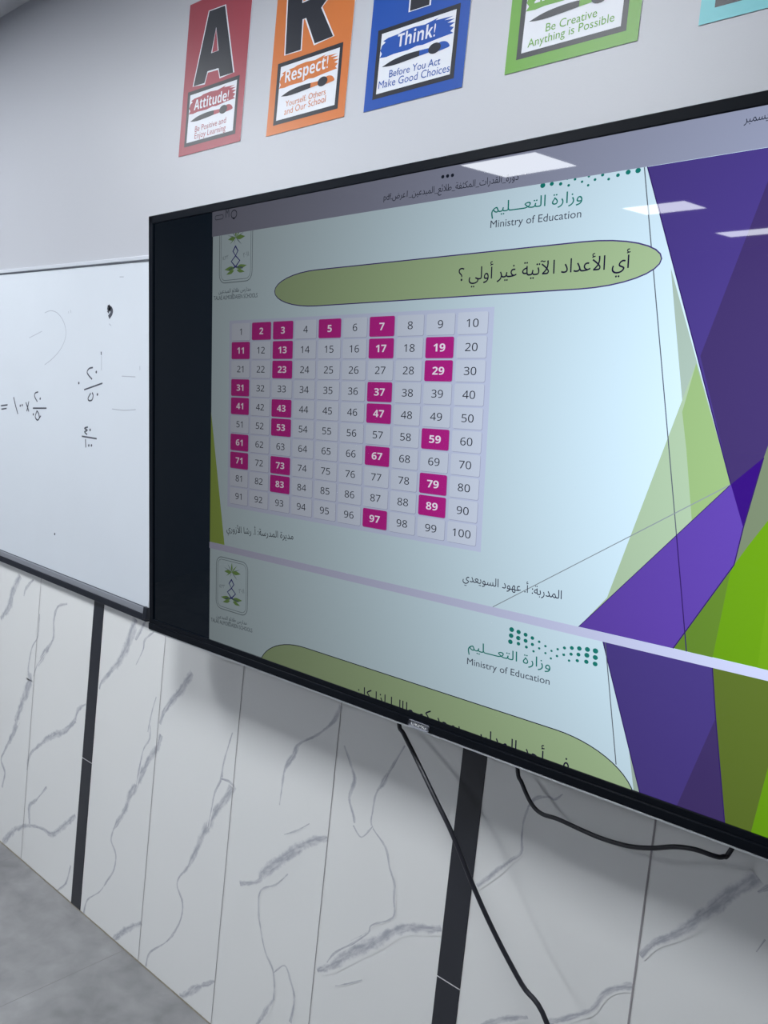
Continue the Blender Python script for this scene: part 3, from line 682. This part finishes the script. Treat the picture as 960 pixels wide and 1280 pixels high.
# maker's plate on the lower rail
bd = Sheet(0.0003)
M_PLATE = mat('badge_plate', (120, 123, 132), 0.5, spec=0.2)
bm = bmesh.new(); add_box(bm, (0.8195, -0.0072, 0.0042), (0.8660, -0.005, 0.0162), 0.0045, 3)
bg = bm_obj('maker_badge', bm, M_PLATE, TV)
bs = Sheet(0.0002)
bs.text('UKMG', (0.8262, 0.0072), (0.8594, 0.0072), mat('badge_letters', (250, 250, 250), 0.5), 1, h=0.8, bold=0.045)
bs.build('badge_lettering', bg, (0, -0.0072, 0))

# what the screen shows
P_ = screen_mat
C_OFF = P_('pixels_black', (6, 14, 23), 0.1)
C_BAR = P_('pixels_toolbar', (152, 160, 188), 1.2)
C_PAGE = P_('pixels_page', (190, 214, 228), 0.98)
C_DIV = P_('pixels_divider', (182, 188, 219), 0.98)
C_PUR = P_('pixels_purple', (78, 64, 145), 1.24)
C_PUR_D = P_('pixels_purple_shade', (73, 58, 122), 1.35)
C_PUR_L = P_('pixels_violet', (98, 70, 178), 1.2)
C_DEEP = P_('pixels_deep_violet', (58, 18, 138), 1.33)
C_GRN = P_('pixels_light_green', (163, 200, 138), 1.28)
C_GRN_P = P_('pixels_pale_green', (178, 206, 176), 1.2)
C_GRN_PP = P_('pixels_palest_green', (176, 200, 190), 1.23)
C_GRN_B = P_('pixels_bright_green', (116, 175, 24), 1.35)
C_GRN_B2 = P_('pixels_lime_green', (124, 182, 30), 1.38)
C_GRN_M = P_('pixels_mid_green', (106, 146, 50), 1.28)
C_OLIVE = P_('pixels_olive_green', (104, 128, 50), 1.35)
C_WEDGE = P_('pixels_green_wedge', (86, 100, 42), 0.25)
C_GREY_G = P_('pixels_grey_green', (132, 150, 122), 1.38)
C_LINE = P_('pixels_thin_line', (100, 110, 124), 1.25)
C_LINE_P = P_('pixels_faint_line', (136, 148, 158), 1.1)
C_LINE_D = P_('pixels_thin_dark_line', (56, 34, 110), 1.25)
C_TITLE = P_('pixels_title_green', (158, 184, 144), 1.05)
C_NAVY = P_('pixels_navy', (24, 20, 52), 1.0)
C_EDGE = P_('pixels_dark_violet_edge', (62, 52, 104), 0.9)
C_INK = P_('pixels_ink', (22, 28, 42), 0.9)
C_TEAL = P_('pixels_teal', (22, 124, 116), 1.1)
C_GREY = P_('pixels_grey_text', (74, 84, 102), 1.1)
C_GRID = P_('pixels_grid_ground', (172, 182, 208), 0.85)
C_CELL = P_('pixels_cell', (182, 192, 210), 0.85)
C_CELLSH = P_('pixels_cell_edge', (146, 152, 178), 0.85)
C_MAG = P_('pixels_magenta', (152, 26, 114), 0.75)
C_WHITE = P_('pixels_white', (206, 200, 214), 0.75)
C_LEAF = P_('pixels_leaf', (70, 92, 48), 0.3)
C_CREST = P_('pixels_crest_blue', (34, 36, 78), 0.3)
C_DIM = P_('pixels_small_print', (40, 46, 54), 0.3)
C_DIM2 = P_('pixels_small_outline', (74, 82, 86), 0.3)

s = Sheet(0.00012)
s.poly([(SX0, SZ0), (SX1, SZ0), (SX1, SZ1), (SX0, SZ1)], C_OFF, 0)
s.poly([(CX0, SZ0), (CX1, SZ0), (CX1, SZ1), (CX0, SZ1)], C_PAGE, 1)
TB, DT, DB = 0.9070, 0.2530, 0.2390        # toolbar bottom, divider top and bottom
def clip(pts, zlo, zhi, xhi=CX1):
    """cut a convex or concave outline to the page it lies on"""
    def cut(P, f, g):
        out = []
        for i in range(len(P)):
            a, b = P[i - 1], P[i]
            if f(a) != f(b): out.append(g(a, b))
            if f(b): out.append(b)
        return out
    lz = lambda z: (lambda a, b: (a[0] + (b[0] - a[0]) * (z - a[1]) / (b[1] - a[1]), z))
    P = cut(list(pts), lambda p: p[1] >= zlo, lz(zlo))
    P = cut(P, lambda p: p[1] <= zhi, lz(zhi))
    return cut(P, lambda p: p[0] <= xhi, lambda a, b: (xhi, a[1] + (b[1] - a[1]) * (xhi - a[0]) / (b[0] - a[0])))
def ext(a, b, z=None, x=None):
    """run the line a -> b on to a height or to an x"""
    if z is not None: t = (z - a[1]) / (b[1] - a[1])
    else: t = (x - a[0]) / (b[0] - a[0])
    return (a[0] + t * (b[0] - a[0]), a[1] + t * (b[1] - a[1]))
def page(pts, m, layer, zlo, zhi): 
    P = clip(pts, zlo, zhi)
    if len(P) > 2: s.poly(P, m, layer)

# ---- first page: ornament on the right
vA = (1.1811, 0.9062); vM = (1.3299, 0.4883); vU = (1.3666, 0.5262); vD = (1.3507, 0.4337); vE = (1.3440, 0.3832); vF = (1.2749, 0.2534); vG = (1.1304, 0.2525)
vP = (1.2246, 0.7713); vQ = (1.2838, 0.4341); vR = (1.2703, 0.6447); vS_ = (1.1718, 0.3057)
topR = ext(vM, vA, z=TB)
cl = ext(vU, vD, z=TB)                              # right flank of the purple wedge, off to the upper right
page([topR, (CX1, TB), (CX1, vU[1]), vU, vM], C_PUR, 5, DT, TB)
d1 = (1.3377, 0.8663); d2 = (1.2748, 0.6541)
dt = ext(d2, d1, z=TB)
page([d2, dt, (CX1, TB), (CX1, vU[1]), vU, vM], C_PUR_D, 6, DT, TB)
# right of the wedge: grey green, then bright green
page([vU, (CX1, ext(vD, vU, x=CX1)[1] if ext(vD, vU, x=CX1)[1] < TB else TB), (CX1, 0.42), vE, vD], C_GREY_G, 7, DT, TB)
b1 = (1.3793, 0.4463); b2 = (1.3589, 0.4111); 
bt = ext(b2, b1, x=CX1)
page([bt, (CX1, DT), vF, vE, b2], C_GRN_B, 8, DT, TB)
page([(1.3400, 0.3717), (1.3284, 0.2526), vF, vE], C_GRN_M, 9, DT, TB)
page([(1.3888, 0.3496), (CX1, 0.40), (CX1, DT), ext((1.3888, 0.3496), (1.3869, 0.2906), z=DT)], C_GRN_B2, 9, DT, TB)
page([vG, vM, vD, vE, ext(vE, vF, z=DT), ext(vM, vG, z=DT)], C_PUR_L, 10, DT, TB)
s.poly([vM, vU, vD], C_DEEP, 11)
# light greens left of the wedge
page([vP, vM, vQ, (1.2673, 0.5317)], C_GRN_PP, 4, DT, TB)
page([vR, vM, vG, vS_], C_GRN_P, 5, DT, TB)
s.poly([vR, vM, vQ, (1.2673, 0.5317), (1.2575, 0.5797)], C_GRN, 6)
# thin lines
lw = 0.0015
a0 = (1.1766, 0.9067); a1 = (1.2650, 0.4128); a2 = (1.2876, 0.2850)
s.stroke([ext(a1, a0, z=TB), a1], lw, C_LINE, 12); s.stroke([a1, ext(a1, a2, z=DT)], lw, C_LINE_D, 12)
s.stroke([vM, ext(vM, (1.0929, 0.3299), z=DT)], 0.0013, C_LINE_P, 12)
s.stroke([topR, vM], lw, C_LINE_D, 12); s.stroke([vU, vD, vE, ext(vE, vF, z=DT)], lw, C_LINE_D, 12); s.stroke([vG, vM], 0.001, C_LINE_D, 12)
# lower left green wedge
page([(CX0, (0.2412, 0.5400)[1]), ext((0.2440, 0.5176), (0.2843, 0.2550), z=DT), (CX0, DT)], C_WEDGE, 5, DT, TB)

# ---- title lozenge
def lozenge(x0, x1, zc, hh, ex, n=16):
    out = []
    for i in range(n + 1):
        t = -math.pi / 2 + math.pi * i / n; out.append((x1 - ex + ex * math.cos(t), zc + hh * math.sin(t)))
    for i in range(n + 1):
        t = math.pi / 2 + math.pi * i / n; out.append((x0 + ex + ex * math.cos(t), zc + hh * math.sin(t)))
    return out
tl = (0.4327, 0.7830); tr = (1.2114, 0.7886); tt = (0.8518, 0.8169); tb = (0.8559, 0.7508)
zc = (tt[1] + tb[1]) / 2; hh = abs(tt[1] - tb[1]) / 2
lz = lozenge(tl[0], tr[0], zc, hh, 0.118)
s.poly(lz, C_TITLE, 13); s.stroke(lz, 0.0019, C_EDGE, 14, closed=True)
s.text(ar('أي الأعداد الآتية غير أولي ؟'), (0.8760, 0.7757), (1.1667, 0.7751), C_NAVY, 15, h=1.0, bold=0.042)

# ---- ministry wordmark, twice
DOTS = ("350 466 6, 388 479 5.5, 426 494 5, 463 512 4, 500 532 3, 534 556 2.4, 567 582 2.2, 601 573 2.6, 638 566 3.2, 678 566 4.6, 719 569 5.4, 763 574 6, 807 582 6.4,"
        "347 499 6, 386 512 5.5, 426 527 5, 463 547 3.8, 500 568 2.8, 534 594 2.4, 564 623 2.4, 597 610 2.6, 634 603 3, 674 600 4, 714 602 5, 760 606 6, 806 618 6.4,"
        "343 532 6, 387 543 5, 430 561 4, 469 584 3, 663 635 3, 708 635 4, 757 641 5.4, 805 653 6")
o1 = (0.9348, 0.8696); o2 = (0.9346, 0.1634)       # left ends of the two wordmarks
off = (o1[0] - o2[0], 0.653)
dots = [(1.0158, 0.2232, 0.0072), (1.0287, 0.2221, 0.0065), (1.0416, 0.2205, 0.0059), (1.0540, 0.2179, 0.0053), (1.0664, 0.2147, 0.0038), (1.0777, 0.2102, 0.0035), (1.0887, 0.2052, 0.0032), (1.0990, 0.2103, 0.0035), (1.1102, 0.2150, 0.0043), (1.1224, 0.2178, 0.0054), (1.1347, 0.2199, 0.0062), (1.1478, 0.2215, 0.0067), (1.1608, 0.2223, 0.0072), (1.0155, 0.2131, 0.0069), (1.0288, 0.2121, 0.0066), (1.0423, 0.2107, 0.0059), (1.0548, 0.2076, 0.0047), (1.0672, 0.2042, 0.0035), (1.0786, 0.1992, 0.0032), (1.0886, 0.1930, 0.0032), (1.0986, 0.1993, 0.0035), (1.1098, 0.2041, 0.0040), (1.1219, 0.2079, 0.0045), (1.1340, 0.2102, 0.0054), (1.1476, 0.2124, 0.0067), (1.1613, 0.2123, 0.0067), (1.0148, 0.2028, 0.0069), (1.0298, 0.2030, 0.0054), (1.0444, 0.2009, 0.0044), (1.0576, 0.1971, 0.0035), (1.1194, 0.1971, 0.0034), (1.1329, 0.2004, 0.0045), (1.1476, 0.2023, 0.0059), (1.1618, 0.2024, 0.0064)]
for x, z, w in dots:
    s.disc((x, z), w * 0.62, w * 0.55, C_TEAL, 13, 12)
dd = (1.1540, 0.9033)[0] - dots[11][0]
tb0 = (1.0208, 0.9045); dz = tb0[1] - dots[34 - 8 + 0][1] if False else (1.0555, 0.8987)[1] - dots[29][1]
for x, z, w in dots:
    if z + dz < TB + 0.01: s.disc((x + dd, z + dz), w * 0.62, w * 0.55, C_TEAL, 13, 12)
s.text(ar('وزارة التعـــليم'), (0.9325, 0.8751), (1.0873, 0.8739), C_TEAL, 13, h=0.8, bold=0.014)
s.text('Ministry of Education', (0.9322, 0.8527), (1.0872, 0.8516), C_GREY, 13, h=0.88)
s.text(ar('وزارة التعـــليم'), (0.9341, 0.1712), (1.0890, 0.1744), C_TEAL, 13, h=0.8, bold=0.014)
s.text('Ministry of Education', (0.9341, 0.1454), (1.0894, 0.1505), C_GREY, 13, h=0.88)

# ---- number grid
g00 = (0.2928, 0.7320); g11 = (0.9479, 0.3391)
s.poly([(g00[0], g11[1]), (g11[0], g11[1]), (g11[0], g00[1]), (g00[0], g00[1])], C_GRID, 5)
PRIMES = {2, 3, 5, 7, 11, 13, 17, 19, 23, 29, 31, 37, 41, 43, 47, 53, 59, 61, 67, 71, 73, 79, 83, 89, 97}
cw, ch = 0.0582, 0.0348
GX = [0.3301, 0.3943, 0.4585, 0.5227, 0.5870, 0.6512, 0.7154, 0.7796, 0.8438, 0.9081]
GZ = [0.7083, 0.6702, 0.6320, 0.5939, 0.5557, 0.5176, 0.4794, 0.4413, 0.4032, 0.3650]
for r in range(10):
    for c in range(10):
        n = 10 * r + c + 1
        x, z = (GX[c], GZ[r])
        s.poly(rrect(x - cw / 2 + 0.0008, z - ch / 2 - 0.0009, x + cw / 2 + 0.0010, z + ch / 2 - 0.0004, 0.003, 2), C_CELLSH, 6)
        s.poly(rrect(x - cw / 2, z - ch / 2, x + cw / 2, z + ch / 2, 0.003, 3), C_MAG if n in PRIMES else C_CELL, 7)
        t = ''.join(chr((0x1D7EC if n in PRIMES else 0x1D7E2) + int(q)) for q in str(n)); V, T, wd = glyphs(t, 0.0 if n in PRIMES else 0.018)
        sx, sz = 0.0232, 0.0180
        s.tris([(x + (p[0] - wd / 2) * sx, z - 0.0064 + p[1] * sz) for p in V], T, C_WHITE if n in PRIMES else C_INK, 8)

# ---- names, school crest, toolbar, second page
s.text(ar('مديرة المدرسة: أ. رشا الأزوري'), (0.2926, 0.2845), (0.5029, 0.2962), C_INK, 13, h=1.05, bold=0.018)
s.text(ar('المدربة: أ. عهود السويعدي'), (0.9161, 0.2860), (1.0995, 0.2893), C_NAVY, 13, h=1.05, bold=0.02)
def crest(x0, x1, z0, z1, zcut):
    w, h = x1 - x0, z1 - z0
    R = rrect(x0, z0, x1, z1, 0.018, 6); R2 = rrect(x0 + .005, z0 + .005, x1 - .005, z1 - .005, 0.014, 6)
    s.stroke(R, 0.0018, C_DIM2, 13, closed=True); s.stroke(R2, 0.0012, C_DIM2, 13, closed=True)
    Q = lambda u, v: (x0 + u * w, z0 + v * h)
    def leaf(a, b, t, m):
        a, b = Vector(Q(*a)), Vector(Q(*b)); d = b - a; n = Vector((-d.y, d.x)) * t
        s.poly(smooth_line([a, a + d * .4 + n, b], 4) + smooth_line([b, a + d * .4 - n, a], 4)[1:-1], m, 14)
    for b, t, m in (((.5, 1.0 - .06), .12, C_LEAF), ((.26, .74), .16, C_LEAF), ((.78, .76), .16, C_LEAF), ((.36, .90), .05, C_DIM2), ((.66, .90), .06, C_LEAF), ((.32, .66), .05, C_LEAF), ((.68, .63), .05, C_DIM2), ((.44, .64), .04, C_DIM2), ((.24, .82), .03, C_DIM2), ((.76, .84), .03, C_DIM2)):
        leaf((.5, .76), b, t, m)
    # twisted stem
    s.stroke([Q(*p) for p in ((.5, .62), (.42, .53), (.5, .45), (.37, .36), (.5, .26), (.72, .23))], 0.0032, C_CREST, 14)
    s.stroke([Q(*p) for p in ((.49, .62), (.57, .53), (.5, .45), (.63, .36), (.5, .26), (.30, .22))], 0.0032, C_CREST, 14)
    leaf((.48, .24), (.16, .23), .14, C_LEAF); leaf((.46, .20), (.22, .14), .14, C_LEAF); leaf((.52, .24), (.84, .27), .14, C_LEAF); leaf((.54, .20), (.78, .16), .14, C_LEAF)
    s.text('\u0661\u0664\u0663\u0663', Q(.10, .40), Q(.28, .42), C_DIM2, 14); s.text('\u0662\u0660\u0661\u0661', Q(.74, .40), Q(.90, .42), C_DIM2, 14)
k1 = (0.2578, 0.8140); k2 = (0.3639, 0.8105); kt = (0.3156, 0.2244); kb = (0.3125, 0.1088)
q0, q1 = (0.2585, 0.1609)[0], (0.3653, 0.1715)[0]
zb, zt = (0.3125, 0.1088)[1], (0.3101, 0.2253)[1]
crest(q0, q1, zb, zt, 0)
zb1 = (0.3113, 0.8098)[1]
crest((0.2582, 0.8336)[0], (0.3635, 0.8262)[0], zb1, zb1 + (zt - zb), TB)
s.text(ar('مدارس طلائع المبدعين'), (0.2563, 0.7894), (0.3599, 0.7894), C_DIM, 13, h=1.0, bold=0.0)
s.text('TALAE ALMOBDAEEN SCHOOLS', (0.2402, 0.7762), (0.3813, 0.7756), C_DIM, 13, h=1.25, bold=0.0)
s.text(ar('مدارس طلائع المبدعين'), (0.2597, 0.0852), (0.3641, 0.0902), C_DIM, 13, h=1.0, bold=0.0)
s.text('TALAE ALMOBDAEEN SCHOOLS', (0.2412, 0.0720), (0.3828, 0.0775), C_DIM, 13, h=1.25, bold=0.0)

s.poly([(CX0, TB), (CX1, TB), (CX1, SZ1), (CX0, SZ1)], C_BAR, 17)
s.text('pdf.' + ar('دورة_القدرات_المكثفة_طلائع_المبدعين_1عرض'), (0.7095, 0.9214), (0.9787, 0.9183), C_INK, 18, h=1.1, bold=0.014)
for p in ((0.8352, 0.9429), (0.8448, 0.9427), (0.8544, 0.9424)):
    s.disc(p, 0.0032, 0.0028, C_INK, 18, 12)
s.text(ar('ديسمبر'), (1.3026, 0.9407), (1.3377, 0.9408), C_INK, 18, h=1.2)
bx = (0.2431, 0.9390); by = (0.2668, 0.9492)
s.stroke(rrect(bx[0], bx[1] + .001, by[0] + .003, by[1] - .001, 0.003, 2), 0.0015, C_GREY, 18, closed=True)
s.text('M', (0.2775, 0.9408), (0.2892, 0.9410), C_GREY, 18, h=1.4)
wx = (0.3046, 0.9449)
s.stroke([(wx[0] + 0.009 * math.cos(t), wx[1] + 0.008 * math.sin(t)) for t in np.linspace(0, 2 * math.pi, 14)[:-1]], 0.0018, C_INK, 18, closed=True)
s.disc((wx[0], wx[1] - .008), .003, .002, C_INK, 18, 8)

s.poly([(CX0, DB), (CX1, DB), (CX1, DT), (CX0, DT)], C_DIV, 16)
# ---- second page
tA = (1.1717, 0.2377); tB = (1.3299, 0.2372); tC = (1.3403, 0.1711); tD = (1.3652, 0.0312); tE = (1.2456, 0.0293)
tA2 = ext(tE, tA, z=DB); tB2 = ext(tC, tB, z=DB); tD2 = ext(tC, tD, z=SZ0); tE2 = ext(tA, tE, z=SZ0)
page([tA2, tB2, tC, tD2, tE2], C_PUR, 5, SZ0, DB)
page([tC, tD2, ext(tC, (1.3014, 0.0341), z=SZ0)], C_PUR_D, 6, SZ0, DB)
page([tB2, (CX1, DB), (CX1, SZ0), tD2, tC], C_OLIVE, 5, SZ0, DB)
g1 = (1.4112, 0.1230); g2 = (1.3999, 0.0323)
page([ext(g2, g1, z=DB), (CX1, DB), (CX1, SZ0), ext(g1, g2, z=SZ0)], C_GRN_M if False else C_GRN_B, 6, SZ0, DB)
page([(1.2212, 0.1013), tE2, ext((1.2212, 0.1013), (1.2379, 0.0203), z=SZ0)], C_GRN_PP, 4, SZ0, DB)
s.stroke([tA2, tE2], lw, C_LINE_D, 12); s.stroke([tB2, tC, tD2], lw, C_LINE_D, 12)
c0 = (1.1794, 0.2137); c1 = (1.2079, 0.0534)
s.stroke([ext(c1, c0, z=DB), ext(c0, c1, z=SZ0 + .03)], lw, C_LINE, 12)
hh2 = 0.075
zt2 = (0.7900, 0.0820)[1]
ex2 = 0.135
lz2 = lozenge((0.4202, 0.0316)[0] - 0.012, (1.2284, 0.0306)[0] + 0.012, zt2 - hh2, hh2, ex2, 28)
lz2c = clip(lz2, SZ0, DB)
s.poly(lz2c, C_TITLE, 13)
s.stroke([p for p in lz2 if p[1] > SZ0 - .02], 0.0016, C_NAVY, 14)
xl, xr = (0.5697, 0.0242)[0], (1.1325, 0.0315)[0]
tz = 0.64 * (xr - xl) / glyphs(ar('في أحد المدارس يوجد كم طالبا'), 0.01)[2]
t2 = ar('في أحد المدارس يوجد كم طالبا اذا كان')
tw = glyphs(t2, 0.02)[2] * tz
s.text(t2, (xr - tw, SZ0 - 0.0095), (xr, SZ0 - 0.0095), C_NAVY, 15, h=1.1, bold=0.02)
# nothing of the picture reaches past the lit area: text below the rim is cut off there
keep = []
scr_obj = s.build('screen', TV)
bm = bmesh.new(); bm.from_mesh(scr_obj.data)
bmesh.ops.bisect_plane(bm, geom=bm.verts[:] + bm.edges[:] + bm.faces[:], plane_co=(0, 0, SZ0 - 0.0005), plane_no=(0, 0, 1), clear_inner=True)
bmesh.ops.bisect_plane(bm, geom=bm.verts[:] + bm.edges[:] + bm.faces[:], plane_co=(SX1, 0, 0), plane_no=(1, 0, 0), clear_outer=True)
bm.to_mesh(scr_obj.data); bm.free()
scr_obj['label'] = 'glossy lit screen with a slide of numbers one to one hundred'
# tilting wall bracket behind the display
INV = TVM.inverted()
for x in (0.5, 1.15):
    box('mount_rail', (x, 0.075, 0.22), (x + 0.05, 0.10, 0.72), M_BEZEL_B, TV, 0.002)
bm = bmesh.new()
for z in (1.20, 1.55):
    a = INV @ Vector((-1.2, -0.002, z)); 
    add_box(bm, (0.42, a.y - 0.028, a.z - 0.03), (1.28, a.y - 0.004, a.z + 0.03), 0.002)
for x in (0.505, 1.155):
    for z in (1.20, 1.55):
        a = INV @ Vector((-1.2, -0.002, z))
        add_box(bm, (x, 0.08, a.z - 0.02), (x + 0.04, max(a.y - 0.01, 0.1), a.z + 0.02), 0.002)
bm_obj('wall_bracket', bm, M_BEZEL_B, TV)

# ------------------------------------------------------------------ cables
CAB1 = [(-0.9231, 0.9369), (-0.9013, 0.9249), (-0.8467, 0.8984), (-0.7807, 0.8514), (-0.7339, 0.8061), (-0.6843, 0.7402), (-0.6302, 0.6770), (-0.5696, 0.6184), (-0.5147, 0.5827)]
CAB1Y = [-0.04, -0.05, -0.075, -0.095, -0.1, -0.1, -0.1, -0.1, -0.105]
CAB2 = [(-0.6600, 0.9405), (-0.6419, 0.9192), (-0.6134, 0.8978), (-0.5902, 0.8896), (-0.5600, 0.8917), (-0.5183, 0.8892), (-0.4837, 0.8891), (-0.4405, 0.8944), (-0.4050, 0.9058), (-0.3715, 0.9216), (-0.3429, 0.9295), (-0.3155, 0.9295), (-0.3064, 0.9287), (-0.2996, 0.9389)]
CAB2Y = [-0.035, -0.045, -0.058, -0.062, -0.062, -0.06, -0.06, -0.06, -0.06, -0.06, -0.06, -0.056, -0.045, -0.035]
M_CABLE = mat('black_cable', (30, 31, 40), 0.45)
pts = [(p[0], y, p[1]) for p, y in zip(CAB1, CAB1Y)]
x, y, z = pts[-1]
pts = [(pts[0][0] - 0.03, -0.02, pts[0][2] + 0.16), (pts[0][0] - 0.012, -0.028, pts[0][2] + 0.06)] + pts
pts += [(x + 0.10, y - 0.02, max(z - 0.16, 0.10)), (x + 0.20, y - 0.05, 0.03), (x + 0.32, y - 0.05, 0.0075), (x + 0.60, y, 0.0075), (x + 1.0, -0.03, 0.0075)]
tag(tube('power_cable', pts, 0.0042, M_CABLE), 'black cable hanging from under the display down across the dark tile strip to the floor', 'cable')
pts = [(p[0], y, p[1]) for p, y in zip(CAB2, CAB2Y)]
pts = [(pts[0][0] - 0.025, -0.022, pts[0][2] + 0.12)] + pts + [(pts[-1][0] + 0.03, -0.022, pts[-1][2] + 0.10)]
tag(tube('video_cable', pts, 0.0036, M_CABLE), 'black cable looping below the display edge and back up behind it on the right', 'cable')
